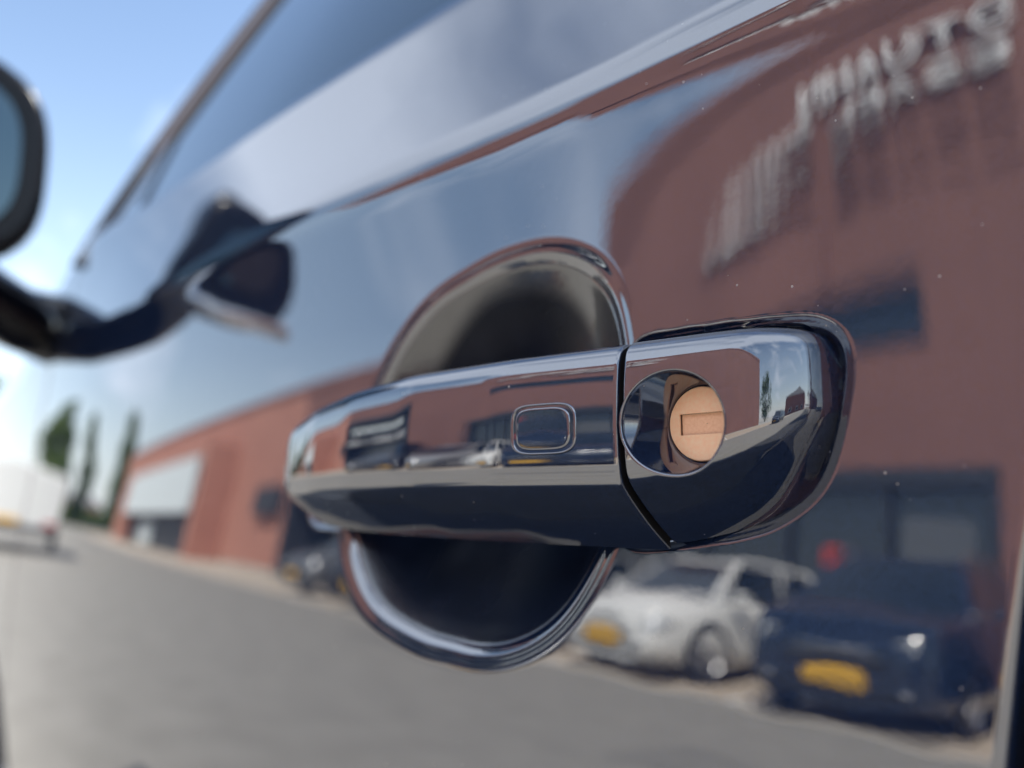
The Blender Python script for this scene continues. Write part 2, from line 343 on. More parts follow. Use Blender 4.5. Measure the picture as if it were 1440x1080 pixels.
# pocket cup (separate pressing behind the skin)
KC = (-.215, .010)
_lp = [(-.2667, .0429), (-.2545, .0445), (-.2471, .0496), (-.240, .0568), (-.232, .063), (-.2215, .069), (-.2115, .073), (-.1984, .0742), (-.1855, .0729), (-.1709, .0667), (-.1652, .0573), (-.1620, .0480), (-.157, .030), (-.149, .005), (-.1462, -.0202)]
_lp += [(-.1513, -.0285), (-.1599, -.0364), (-.1745, -.0438), (-.1981, -.0479), (-.2279, -.0490), (-.2556, -.0445), (-.2745, -.0347), (-.2835, -.0237), (-.285, -.005), (-.281, .020), (-.275, .035)]
_lp = np.array(_lp); _la = np.arctan2(_lp[:, 1]-KC[1], _lp[:, 0]-KC[0]); _lr = np.hypot(_lp[:, 0]-KC[0], _lp[:, 1]-KC[1]); _o = np.argsort(_la); _la, _lr = _la[_o], _lr[_o]
_l0 = np.interp(_tt, np.concatenate([_la-2*np.pi, _la, _la+2*np.pi]), np.tile(_lr, 3)); _kk = np.exp(-.5*(np.arange(-40, 41)/9)**2); _kk /= _kk.sum()
_l0 = np.convolve(np.pad(_l0, 40, mode='wrap'), _kk, mode='valid')
nth = 360; ta_ = _tt[::2]; lin = _l0[::2]; lo_ = np.full(nth, .01); hi_ = np.full(nth, .12)
for _ in range(40):
    mid = (lo_+hi_)/2; sq_, _r = pocket_s(KC[0]+mid*np.cos(ta_), KC[1]+mid*np.sin(ta_)); ins = sq_ < .93
    lo_ = np.where(ins, mid, lo_); hi_ = np.where(ins, hi_, mid)
outr = np.maximum(lo_, lin*.9)
sv = np.concatenate([np.linspace(.01, .985, 110), [.990, .996, 1.0, 1.004]])
TH, SV = np.meshgrid(ta_, sv, indexing='ij'); RR = outr[:, None]*SV
X = KC[0]+RR*np.cos(TH); Z = KC[1]+RR*np.sin(TH); off = np.interp(SV, [0, .97, .985, .996, 1.004], [-.0004, -.0004, -.0003, .0, .0005])
Y = yskin(X, Z)+off
cup = mesh_np('handle_pocket', np.stack([X, Y, Z+CZ], -1).reshape(-1, 3), grid_faces(nth, len(sv), True), M['cup'], car)
at_ = cup.data.attributes.new('rim_gloss', 'FLOAT', 'POINT'); wv_ = smooth((RR/lin[:, None]-.90)/.17); wv_ = np.where(Z > .03, wv_*.85, wv_)  # pocket's dark inside drawn into the material, glossier towards the rim
at_.data.foreach_set('value', wv_.ravel().astype(np.float32))
ct = M['cup'].node_tree; cb = ct.nodes['Principled BSDF']; an = ct.nodes.new('ShaderNodeAttribute'); an.attribute_name = 'rim_gloss'
def ramp_to(sock, v0, v1):
    mr_ = ct.nodes.new('ShaderNodeMapRange'); mr_.inputs[3].default_value = v0; mr_.inputs[4].default_value = v1
    ct.links.new(an.outputs['Fac'], mr_.inputs[0]); ct.links.new(mr_.outputs[0], sock)
ramp_to(cb.inputs['IOR'], 1.27, 2.35); ramp_to(cb.inputs['Roughness'], .27, .10)
cup['label'] = 'satin black liner of the scooped pocket behind the grip'

# ---- handle cross-section from a run of surface angles
_sk = np.array([0, 10, 13.5, 16.0, 18.0, 21, 26, 31.0, 35, 38.5, 41, 43.5, 45.5, 50, 56, 62, 68])*.001
_sa = np.array([89, 86, 60, 26, 11, 6, 3.2, .9, -1.8, -4.5, -9, -24, -46, -51, -54, -58, -60])
ss = np.linspace(0, .068, 400); aa = np.interp(ss, _sk, _sa); aa = np.convolve(np.pad(aa, 5, mode='edge'), np.ones(11)/11, mode='valid')
zz = -np.cumsum(np.cos(np.radians(aa)))*(ss[1]-ss[0]); dd = -np.cumsum(np.sin(np.radians(aa)))*(ss[1]-ss[0])   # dd grows inwards
dd = dd-dd.min()
zz = zz-zz[0]
SEC_N = 120; si = np.linspace(0, 399, SEC_N).astype(int); zsec = zz[si]; dsec = dd[si]
_ib = np.argmax(dsec[SEC_N//2:] > .020)+SEC_N//2; zspan = -zsec[_ib]          # height reached 20 mm behind the face
def ksmooth(xs, kx, kv, sig):
    fx = np.arange(xs[0]-.05, xs[-1]+.05, .0005); v = np.interp(fx, kx, kv)
    k = np.exp(-.5*(np.arange(-4*sig, 4*sig+1)/sig)**2); k /= k.sum()
    return fx, np.convolve(np.pad(v, 4*sig, mode='edge'), k, mode='valid')
class Loft:
    def __init__(s, yo, zt, zb, db, sig=6):
        s.f = [ksmooth([-.35, -.05], *zip(*q), sig) for q in (yo, zt, zb, db)]
    def at(s, x, i):                               # x, i arrays -> point
        yo, zt, zb, db = [np.interp(x, *q) for q in s.f]
        k = (zt-zb)/.053; ic = np.interp(db/np.minimum(k*.5+.5, 1), dsec[SEC_N//2:], np.arange(SEC_N//2, SEC_N))
        i0_ = i; i = np.minimum(i, ic)
        zn = np.interp(i, np.arange(SEC_N), zsec)/zspan; d = np.interp(i, np.arange(SEC_N), dsec)
        return np.stack([x+0*i, yo+np.minimum(d*np.minimum(k*.5+.5, 1), db), zt+zn*(zt-zb)+CZ], -1)
    def y(s, x, z):                                # outer face y at x, z (z relative to camera)
        yo, zt, zb, db = [np.interp(x, *q) for q in s.f]
        zn = (np.asarray(z)-zt)/(zt-zb)*zspan
        return yo+np.interp(-zn, -zsec, dsec)*np.minimum((zt-zb)/.053*.5+.5, 1)
    def index(s, x, z):
        yo, zt, zb, db = [np.interp(x, *q) for q in s.f]
        return np.interp(-(z-zt)/(zt-zb)*zspan, -zsec[8:], np.arange(SEC_N)[8:])
GX = -.1222
grip = Loft([(-.332, .192), (-.325, .172), (-.318, .1615), (-.310, .1555), (-.293, .1487), (-.268, .1445), (-.238, .1415), (-.2, .140), (-.16, .1425), (-.12, .1505)],
            [(-.332, .006), (-.325, .0155), (-.318, .020), (-.310, .0232), (-.293, .0275), (-.268, .0325), (-.238, .0360), (-.2, .0378), (-.12, .0382)],
            [(-.332, .004), (-.325, -.004), (-.318, -.009), (-.310, -.0120), (-.290, -.0145), (-.25, -.0152), (-.15, -.0150), (-.12, -.0150)],
            [(-.32, .05), (-.305, .05), (-.285, .030), (-.25, .0245), (-.165, .0245), (-.145, .028), (-.12, .034)], 7)
gx = axis_samples([(-.3315, -.28, .0007), (-.28, GX-.002, .0015), (GX-.002, GX-.0004, .0004), (GX-.0004, GX, .0001)])
GXm, GI = np.meshgrid(gx, np.arange(SEC_N, dtype=float), indexing='ij')
P = grip.at(GXm.ravel(), GI.ravel()).reshape(len(gx), SEC_N, 3)
er = np.clip((GXm-(GX-.0009))/.0009, 0, 1); er = (1-np.sqrt(np.maximum(1-er**2, 0)))*.0009      # rounded edge at the gap
P[..., 1] += er*.9; P[..., 2] -= er*np.sign(P[..., 2]-CZ-.012)*.35
# close the back with an extra row behind
Fg = grid_faces(len(gx), SEC_N, False)
back = np.stack([np.arange(len(gx)-1)*SEC_N, np.arange(len(gx)-1)*SEC_N+SEC_N-1, np.arange(1, len(gx))*SEC_N+SEC_N-1, np.arange(1, len(gx))*SEC_N], -1)
Vg = P.reshape(-1, 3); e0 = (len(gx)-1)*SEC_N
Vg = np.concatenate([Vg, [P[-1].mean(0)]]); tri = np.stack([e0+np.arange(SEC_N-1), e0+np.arange(1, SEC_N), np.full(SEC_N-1, len(Vg)-1), np.full(SEC_N-1, len(Vg)-1)], -1)
go = mesh_np('handle_grip', Vg, Fg, M['paint'], car)
mesh_np('grip_inner_face', Vg, back, M['satin'], go, False)
go.data.set_sharp_from_angle(angle=R(38)); go['label'] = 'curved navy pull grip of the door handle'
me = bpy.data.meshes.new('grip_end'); me.from_pydata([tuple(p) for p in P[-1]], [], [tuple(range(SEC_N))]); link('grip_end_face', me, M['gap'], go)

# ---- lock cap
CX = GX+.0018
cap = Loft([(-.13, .1483), (-.12, .1500), (-.105, .1538), (-.0950, .1567), (-.0912, .1584), (-.0865, .1628), (-.0805, .1705), (-.0778, .178), (-.0760, .190)],
           [(-.13, .0382), (-.10, .0386), (-.089, .0386), (-.0845, .0384), (-.0808, .0374), (-.0785, .0335), (-.0762, .023)],
           [(-.13, -.0145), (-.115, -.0125), (-.105, -.0100), (-.097, -.0072), (-.0905, -.0035), (-.086, .0000), (-.0822, .0055), (-.0788, .0115), (-.0762, .0185)],
           [(-.13, .034), (-.05, .034)], 3)
LC, LR, LB = (-.1085, .0163), .0130, .1628
LX = .0027                    # the lock face sits off centre in its dished recess
LR2 = .0094
nA = 360; tA = np.linspace(0, 2*np.pi, nA, endpoint=False)
xi = LC[0]+LR*np.cos(tA); zi = LC[1]+LR*np.sin(tA); ii = cap.index(xi, zi)
x1, i1 = -.0763, float(SEC_N-1)
ci = float(cap.index(LC[0], LC[1]))
# outer boundary of the (x, index) rectangle along rays that share the angle of the inner circle
sx_, si_ = (xi-LC[0])/.05, (ii-ci)/60.
tx = np.where(sx_ > 0, (x1-LC[0])/.05/np.maximum(sx_, 1e-9), (CX-LC[0])/.05/np.minimum(sx_, -1e-9))
ti = np.where(si_ > 0, (i1-ci)/60./np.maximum(si_, 1e-9), (0-ci)/60./np.minimum(si_, -1e-9))
tm = np.minimum(tx, ti); xo = LC[0]+sx_*tm*.05; io = ci+si_*tm*60
nr = 110; fr_ = np.linspace(0, 1, nr)[None, :]
Xc = xi[:, None]*(1-fr_)+xo[:, None]*fr_; Ic = ii[:, None]*(1-fr_)+io[:, None]*fr_
Pc = cap.at(Xc.ravel(), Ic.ravel()).reshape(nA, nr, 3)
er = np.clip(((CX+.0009)-Xc)/.0009, 0, 1); Pc[..., 1] += (1-np.sqrt(np.maximum(1-er**2, 0)))*.0009
# rounded rim of the bore, then its cone
rings = []
for k in range(1, 6):
    a = k/5*math.pi/2; rr_ = LR-.0007*math.sin(a); dy = .0007*(1-math.cos(a))
    rings.append(np.stack([LC[0]+rr_*np.cos(tA), cap.y(xi, zi)+dy, LC[1]+rr_*np.sin(tA)+CZ], -1))
yc = cap.y(xi, zi)
for k in range(1, 25):
    f = k/24; fr2 = f; fy = 1-(1-f)**1.06; rr_ = (LR-.0007)*(1-fr2)+LR2*fr2
    rings.append(np.stack([LC[0]+LX*fr2+rr_*np.cos(tA), (yc+.0007)*(1-fy)+LB*fy, LC[1]+rr_*np.sin(tA)+CZ], -1))
rings = np.stack(rings[::-1], 1)
Pall = np.concatenate([rings, Pc], 1)
capo = mesh_np('lock_cap', Pall.reshape(-1, 3), grid_faces(nA, Pall.shape[1], True), M['paint'], car)
capo['label'] = 'fixed navy end piece of the handle with the round lock recess'
boxes('handle_gap_seal', [(GX-.0012, CX+.0016, .163, .186, CZ-.004, CZ+.034)], M['gap'], car)
# lock cylinder face with a sunken key slot
def disc_with_slot():
    n = 200; t = np.linspace(0, 2*np.pi, n, endpoint=False); r = LR2-.0002
    hx, hz, ox = .0072, .0026, .0012
    ox2 = .0012
    V = []
    cosx, sinx = np.cos(t), np.sin(t)
    k = np.minimum(hx/np.maximum(np.abs(cosx), 1e-9), hz/np.maximum(np.abs(sinx), 1e-9))
    sq = np.stack([ox2+k*cosx, k*sinx], -1)
    circ = np.stack([r*cosx, r*sinx], -1)
    rows = []
    for f, dy in ((0, .0005), (.03, .0001), (.08, 0), (.5, 0), (1, 0)):
        q = circ*(1-f)+(sq*1.02)*f; rows.append(np.stack([q[:, 0], np.full(n, dy), q[:, 1]], -1))
    for sc_, dy in ((1.0, .0003),):
        rows.append(np.stack([sq[:, 0]*sc_, np.full(n, dy), sq[:, 1]*sc_], -1))
    A = np.stack(rows, 1); A[..., 0] += LC[0]+LX; A[..., 1] += LB-.0006; A[..., 2] += LC[1]+CZ
    return A
A = disc_with_slot()
lk = mesh_np('lock_cylinder', A.reshape(-1, 3), grid_faces(A.shape[0], A.shape[1], True), M['copper'], car)
srow = A[:, -1:, :]; dn = srow.copy(); dn[..., 1] += .0008; cen_ = dn.mean(0, keepdims=True).repeat(len(dn), 0)
mesh_np('key_slot', np.concatenate([srow, dn], 1).reshape(-1, 3), grid_faces(len(dn), 2, True), M['slot'], lk, False)
mesh_np('slot_shutter', np.concatenate([dn, cen_+(dn-cen_)*.02], 1).reshape(-1, 3), grid_faces(len(dn), 2, True), M['shutter'], lk, False)
lk.data.set_sharp_from_angle(angle=R(25)); lk['label'] = 'copper coloured lock face with a horizontal key slot'
# touch button on the grip
def button():
    n = 160; t = np.linspace(0, 2*np.pi, n, endpoint=False); cx, cz, hx, hz = -.1440, .0163, .0089, .0060
    e = 4.2; q = (np.abs(np.cos(t))**e+np.abs(np.sin(t))**e)**(-1/e)
    ux, uz = q*np.cos(t), q*np.sin(t)
    outr = [(1.16, .0004), (1.145, -.00005), (1.12, -.00032), (1.09, -.00036), (1.06, -.00024), (1.035, .0001)]
    inn = [(.96, .0002), (.945, -.0002), (.92, -.0004), (.88, -.00043), (.80, -.00043), (.5, -.00043), (.02, -.00043)]
    res = []
    for rows in (outr, inn):
        a = []
        for s_, dy in rows:
            x = cx+ux*s_*hx; z = cz+uz*s_*hz; a.append(np.stack([x, grip.y(x, z)+dy-(.045*(z-cz) if rows is inn else 0), z+CZ], -1))
        res.append(np.stack(a, 1))
    return res
bo, bi = button()
mesh_np('button_ring', bo.reshape(-1, 3), grid_faces(bo.shape[0], bo.shape[1], True), M['paint'], go)
mesh_np('touch_button', bi.reshape(-1, 3), grid_faces(bi.shape[0], bi.shape[1], True), M['paint'], go)

# black gasket in the channel round the cap
tg = np.linspace(0, 2*np.pi, 200, endpoint=False)
cxg, czg = -.100, .013; ro = []
for a in tg:
    lo, hi = .005, .07
    for _ in range(30):
        mid = (lo+hi)/2
        if cap_sdf(np.array(cxg+mid*math.cos(a)), np.array(czg+mid*math.sin(a))) < -.0006: lo = mid
        else: hi = mid
    ro.append(lo)
ro = np.array(ro); rows = []
for f, dy in ((.95, .0085), (.91, .0062), (.80, .0062), (.6, .0064)):
    x = cxg+ro*f*np.cos(tg); z = czg+ro*f*np.sin(tg); rows.append(np.stack([x, yside(x, z)+dy, z+CZ], -1))
rows = np.stack(rows, 1)
mask = grid_faces(200, 4, True); fc = rows.reshape(-1, 3)[mask].mean(1); mask = mask[fc[:, 0] > -.131]
mesh_np('cap_gasket', rows.reshape(-1, 3), mask, M['satin'], car)

# ---- belt, window, pillars, roof
xb = np.linspace(-1.20, 1.3, 100)
def belt_pt(x, off=0, up=0): z = float(lift(x, ZB)); return (x, float(yside(x, z))+off, z+up+CZ)
rowsb = []
for off, upz in ((.004, -.003), (.004, -.001), (.006, .001), (.009, .0015), (.012, .001), (.016, -.001)):
    rowsb.append([belt_pt(x, off, upz) for x in xb])
rowsb = np.array(rowsb).transpose(1, 0, 2)
mesh_np('belt_seal', rowsb.reshape(-1, 3), grid_faces(len(xb), 6), M['gap'], car)
def gpt(x, h):                     # point on the glasshouse plane, h above the belt
    bx, by, bz = belt_pt(x, .010, .0); return Vector((x, by+h*.42+.10*h*h, bz+h))
TOP = .40
# front side window: front edge leans back along the windscreen pillar
AX0, AX1 = -1.17, -.98
def pil(h): return AX0+(AX1-AX0)*(h/.30)**1.15 if h > 0 else AX0
hs = np.linspace(0, TOP*.86, 24); V = []
for h in hs:
    xa = pil(h)+.03
    for f in np.linspace(0, 1, 24): V.append(gpt(xa*(1-f)+(-.05)*f, h))
mesh_np('front_side_window', np.array([tuple(v) for v in V]), grid_faces(24, 24), M['glass'], car)
V = []
for h in hs:
    for f in np.linspace(0, 1, 10): V.append(gpt(.0*(1-f)+.95*f-.0, h)) if True else None
mesh_np('rear_side_window', np.array([tuple(v) for v in V]), grid_faces(24, 10), M['glass'], car)
def strip(name, fn, h0, h1, w0, w1, out, m_, n=30, thick=.012, parent=car):
    V = []
    for h in np.linspace(h0, h1, n):
        for f, dz in ((0, thick), (0.0, 0), (.25, -out), (.75, -out), (1, 0), (1, thick)):
            p = gpt(fn(h)+w0+(w1-w0)*f, h); p.y += dz; V.append(tuple(p))
    return mesh_np(name, np.array(V), grid_faces(n, 6), m_, parent)
strip('window_gasket', pil, -.012, TOP, -.012, .115, .004, M['gap'])
strip('windscreen_pillar', pil, -.03, TOP, -.052, -.010, .012, M['paint'])
strip('pillar_trim_strip', pil, -.03, TOP, -.062, -.050, .014, M['satin'])
strip('centre_pillar', lambda h: -.05, -.005, TOP, 0, .06, .002, M['gloss'])
strip('rear_pillar', lambda h: .93+.5*h*0, -.005, TOP, 0, .35, .006, M['paint'])
# mirror base triangle, black sail
sail = [gpt(AX0-.0, -.004), gpt(AX0+.24, -.004), gpt(pil(.13)+.10, .13), gpt(pil(.13)-.0, .13)]
for p in sail: p.y -= .004
poly('mirror_sail', sail, M['gloss'], car, .004, (0, 1, 0))
# roof, bonnet and the rest of the shell
bm = bmesh.new()
def shell(name, stations, material, parent):
    """stations: x, ylow, yhigh, z0, z1 (world) with crowned rounded section"""
    V = []
    for (x, ya, yb, z0, z1, crown) in stations:
        q = [(ya+.04, z0), (ya, z0+.06), (ya, (z0+z1)/2), (ya+.02, z1-.04), (ya+.08, z1), ((ya+yb)/2, z1+crown), (yb-.08, z1), (yb-.02, z1-.04), (yb, (z0+z1)/2), (yb, z0+.06), (yb-.04, z0)]
        V += [(x, y, z) for y, z in q]
    n = len(stations); k = 11; F = [list(f) for f in grid_faces(n, k)]
    me = bpy.data.meshes.new(name); me.from_pydata(V, [], F+[tuple(range(k)), tuple((n-1)*k+i for i in range(k))]+[(i*k, (i+1)*k, (i+1)*k+k-1, i*k+k-1) for i in range(n-1)]); me.update()
    b2 = bmesh.new(); b2.from_mesh(me); bmesh.ops.recalc_face_normals(b2, faces=b2.faces); b2.to_mesh(me); b2.free()
    for p in me.polygons: p.use_smooth = len(p.vertices) == 4
    return link(name, me, material, parent)
shell('inner_body', [(-2.5, .34, 1.86, .30, .90, .02), (-1.55, .34, 1.88, .24, .98, .02), (1.55, .34, 1.88, .24, 1.0, .02)], M['satin'], car)
shell('bonnet', [(-2.66, .42, 1.80, .70, .86, .02), (-2.4, .38, 1.86, .74, .98, .03), (-1.2, .345, 1.90, .80, 1.10, .04)], M['paint'], car)
shell('front_bumper', [(-2.78, .50, 1.7, .25, .66, .0), (-2.68, .36, 1.86, .22, .74, .0), (-2.60, .33, 1.90, .22, .78, .0)], M['paint'], car)
shell('rear_bumper', [(1.60, .24, 1.90, .25, .74, .0), (1.68, .28, 1.88, .25, .72, .0), (1.76, .40, 1.76, .30, .66, .0)], M['paint'], car)
shell('far_side', [(-2.55, 1.80, 1.93, .3, .95, .0), (-1.2, 1.86, 1.98, .25, 1.14, .0), (1.55, 1.86, 1.98, .25, 1.16, .0)], M['paint'], car)
shell('tailgate', [(1.45, .30, 1.92, .72, 1.10, .0), (1.62, .34, 1.88, .72, 1.06, .0)], M['paint'], car)
rp = gpt(0, TOP)
shell('roof', [(-.42, rp.y+.02, 2.2-rp.y-.02, rp.z-.03, rp.z+.01, .03), (-.2, rp.y-.01, 2.2-rp.y, rp.z-.02, rp.z+.03, .04), (.9, rp.y-.01, 2.2-rp.y, rp.z-.02, rp.z+.03, .04), (1.25, rp.y+.03, 2.15-rp.y, rp.z-.04, rp.z, .03)], M['paint'], car)
poly('windscreen', [(-1.17, .42, 1.15), (-1.17, 1.80, 1.15), (-.42, 2.2-rp.y-.06, rp.z), (-.42, rp.y+.06, rp.z)], M['glass'], car, .006, (0, 0, -1))
poly('rear_window', [(1.6, .36, 1.10), (1.25, rp.y+.06, rp.z-.02), (1.25, 2.1-rp.y, rp.z-.02), (1.6, 1.84, 1.10)], M['glass'], car, .006, (0, 0, -1))
boxes('cowl', [(-1.2, -1.14, .40, 1.86, 1.08, 1.16)], M['satin'], car)

def wheel(parent, x, y, r=.32, wdt=.2, side=-1, material=None):
    e = bpy.data.objects.new('wheel', None); C.objects.link(e); e.parent = parent; e.location = (x, y, r)
    prof = [(r-.10, -wdt/2), (r-.02, -wdt/2+.01), (r, -wdt/2+.04), (r, wdt/2-.04), (r-.02, wdt/2-.01), (r-.10, wdt/2)]
    n = 28; V = []; 
    for k in range(n):
        a = 2*math.pi*k/n
        for rr_, yy in prof: V.append((rr_*math.cos(a), yy, rr_*math.sin(a)))
    mesh_np('tyre', np.array(V), grid_faces(n, len(prof), True), M['tyre'], e)
    bm = bmesh.new()
    for k in range(5):
        a = 2*math.pi*k/5; b2 = bmesh.ops.create_cube(bm, size=1)
        for v in b2['verts']:
            q = Vector((v.co.x*(.05-.02*v.co.z), side*(wdt/2-.03)+v.co.y*.03, (v.co.z+.5)*(r-.08))); v.co = Matrix.Rotation(a, 3, 'Y') @ q
    c2 = bmesh.ops.create_cone(bm, segments=20, radius1=.07, radius2=.06, depth=.05, cap_ends=True)
    for v in c2['verts']: v.co = Vector((v.co.x, side*(wdt/2-.025)+v.co.z*side, v.co.y))
    V0 = []
    rr2 = [(r-.075, side*(wdt/2-.01)), (r-.095, side*(wdt/2)), (r-.105, side*(wdt/2-.02)), (r-.11, -side*.02), (.02, -side*.02)]
    base = [bm.verts.new((q*math.cos(2*math.pi*k/n), yy, q*math.sin(2*math.pi*k/n))) for k in range(n) for q, yy in rr2]
    for k in range(n):
        for j in range(4): bm.faces.new((base[k*5+j], base[((k+1) % n)*5+j], base[((k+1) % n)*5+j+1], base[k*5+j+1]))
    bmesh.ops.recalc_face_normals(bm, faces=bm.faces)
    me = bpy.data.meshes.new('rim'); bm.to_mesh(me); bm.free(); link('rim', me, material or M['rim'], e)
    return e
wheel(car, -1.9, .34, .33, .2, -1); wheel(car, .87, .30, .33, .2, -1); wheel(car, -1.9, 1.84, .33, .2, 1); wheel(car, .87, 1.86, .33, .2, 1)

# ---- door mirror
mr = bpy.data.objects.new('wing_mirror', None); C.objects.link(mr); mr.parent = car; mr.location = (-1.09, .036, CZ+.395); mr.scale = (1.2, 1.38, 1.52); mr.rotation_euler = (0, R(4), R(-8))
mr['label'] = 'black wing mirror on a short stalk'
def super_loft(name, st, e, material, parent, n=48):
    """rounded sections facing along x: (x, cy, cz, hy, hz)"""
    V = []
    for (x, cy, cz, hy, hzz) in st:
        for k in range(n):
            t = 2*math.pi*k/n; q = (abs(math.cos(t))**e+abs(math.sin(t))**e)**(-1/e)
            V.append((x, cy+hy*q*math.cos(t), cz+hzz*q*math.sin(t)))
    F = [tuple(f) for f in grid_faces(len(st), n)]+[(i*n+n-1, i*n, (i+1)*n, (i+1)*n+n-1) for i in range(len(st)-1)]
    me = bpy.data.meshes.new(name); me.from_pydata(V, [], F+[tuple(range(n)), tuple((len(st)-1)*n+i for i in range(n))]); me.update()
    b2 = bmesh.new(); b2.from_mesh(me); bmesh.ops.recalc_face_normals(b2, faces=b2.faces); b2.to_mesh(me); b2.free()
    for p in me.polygons: p.use_smooth = len(p.vertices) == 4
    return link(name, me, material, parent)
super_loft('mirror_housing', [(.012, 0, 0, .108, .076), (.016, 0, 0, .116, .083), (.010, 0, 0, .120, .087), (-.02, 0, 0, .122, .089), (-.07, -.002, 0, .112, .080), (-.11, -.005, -.002, .085, .060), (-.125, -.005, -.002, .05, .03)], 3.1, M['housing'], mr)
super_loft('mirror_glass', [(.014, 0, 0, .100, .069), (.018, 0, 0, .099, .068)], 3.1, M['mirror'], mr)
tube('mirror_trim', [(.018, -.10, -.080), (.022, 0, -.088), (.016, .085, -.082)], .006, M['chrome'], mr)
tube('mirror_stalk', [(-.03, .03, -.065), (-.06, .06, -.09), (-.12, .11, -.112), (-.17, .165, -.118)], [.030, .028, .030, .038], M['gloss'], mr)

# ================================================================== STREET
def sheet(name, x0, x1, y0, y1, z, material, **k):
    me = bpy.data.meshes.new(name); me.from_pydata([(x0, y0, z), (x1, y0, z), (x1, y1, z), (x0, y1, z)], [], [(0, 1, 2, 3)])
    o = link(name, me, material); o['kind'] = 'structure'; return o
sheet('ground', -1500, 1500, -1500, 1500, -.012, M['kerb'])
sheet('road', -320, 300, -6.1, 8.5, 0, M['asphalt'])
sheet('shadow_strip', -2.0, 40, -.66, 2.35, .004, M['tarmac'])  # dark sheet added under the car so its shadow reflects darker in the handle
for px_, py_, lx, ly in ((-7.2, -4.9, 1.1, .6), (-38, -4.2, 9, .6), (-2.0, -3.4, .8, .4)):
    sheet('road_patch', px_-lx, px_+lx, py_-ly, py_+ly, .004, M['tarmac2'])
sheet('parking_bays', -66, 40, -6.1-4.9, -6.1, .003, M['paving'])
sheet('yard', -320, -66, -30, -6.1, .001, M['asphalt'])
for i_ in range(22):
    struct(boxes('bay_marking', [(1.05-2.55*i_, 1.15-2.55*i_, -10.3, -6.3, .0035, .0075)], M['letter']))
struct(boxes('kerb', [(-66, 40, -6.16, -6.06, -.02, .016)], M['kerb']))
struct(boxes('far_kerb', [(-320, 300, 8.5, 8.65, -.02, .12)], M['kerb']))

# ------------------------------------------------------------------ showroom building across the street
FY = -10.5; RH = 5.12+CZ; RH2 = 5.78+CZ
bld = thing('showroom_building', 'long red brown showroom with flat roof across the street from the car', 'building', (0, FY, 0))
def bpart(name, lst, m_, p=bld, bevel=0): return boxes(name, lst, m_, p, bevel)
openings = [(-10.2, -2.75, 0, 2.98), (-8.6, -3.55, 4.27, 4.72), (-24.2, -13.2, 0, 4.6), (-53, -31.5, .0, .0)]
xs_ = sorted(set([-66, 16]+[16-2.93*i for i in range(1, 28)]))
edges_x = sorted(set(xs_+[o_[0] for o_ in openings[:3]]+[o_[1] for o_ in openings[:3]]))
pm = {}
for a, b_ in zip(edges_x[:-1], edges_x[1:]):
    if b_-a < .02: continue
    zcuts = [0.12, 2.98, 4.27, 4.72, RH-.25]
    cx_ = (a+b_)/2
    if -24.2 < cx_ < -13.2: zcuts = [4.6, RH-.25]
    elif not -10.2 < cx_ < -2.75: zcuts = [.12, 3.2, RH-.25]
    for z0, z1 in zip(zcuts[:-1], zcuts[1:]):
        cz_ = (z0+z1)/2
        if any(o_[0] < cx_ < o_[1] and o_[2] < cz_ < o_[3] for o_ in openings): continue
        red = cx_ < -24.2
        if z1 == RH-.25 and cx_ > -10.3: z1 = RH2-.25
        bpart('wall_panel', [(a+.002, b_-.002, -.12, 0, z0+.003, z1-.003)], M['wallred' if red else 'wall'])
bpart('wall_core', [(-66, -10.3, -9, -1.2, 0, RH-.3), (-10.3, 16, -9, -1.2, 0, RH2-.3)], M['darkframe'])
bpart('wall_backing', [(-66, -24.3, -1.2, -.122, 0, RH-.3), (-13.1, -10.3, -1.2, -.122, 0, RH-.3), (-2.65, 16, -1.2, -.122, 0, RH2-.3), (-10.3, -8.7, -1.2, -.122, 3.02, RH2-.3), (-8.7, -3.5, -1.2, -.122, 3.02, 4.2), (-8.7, -3.5, -1.2, -.122, 4.78, RH2-.3), (-3.5, -2.65, -1.2, -.122, 3.02, RH2-.3), (-24.3, -13.1, -1.2, -.122, 4.7, RH-.3)], M['darkframe'])
bpart('roof_coping', [(-66.1, -10.25, -9.1, .05, RH-.245, RH-.18), (-66.06, -10.25, -.2, .02, RH-.18, RH)], M['wall']); bpart('roof_coping', [(-10.24, 16.1, -9.1, .05, RH2-.245, RH2-.18), (-10.24, 16.06, -.2, .02, RH2-.18, RH2)], M['wall'])
for a, b_ in ((-66, -53), (-31, -24.3), (-13.1, -10.3), (-2.65, 16)): bpart('plinth', [(a, b_, -.14, .01, 0, .116)], M['kerb'])
bpart('downpipe', [(-5.05, -4.98, .003, .07, 4.76, RH2-.26)], M['wall'])
# strip window
wf = bpart('strip_window', [(-8.6, -3.55, -.10, .02, 4.28, 4.32), (-8.6, -3.55, -.10, .02, 4.67, 4.71), (-8.6, -8.55, -.1, .02, 4.32, 4.67), (-3.6, -3.55, -.1, .02, 4.32, 4.67), (-6.95, -6.9, -.1, .01, 4.32, 4.67), (-5.25, -5.2, -.1, .01, 4.32, 4.67)], M['darkframe'])
for a, b_ in ((-8.54, -6.96), (-6.89, -5.26), (-5.19, -3.61)): bpart('pane', [(a, b_, -.07, -.06, 4.322, 4.668)], M['shop'], wf)
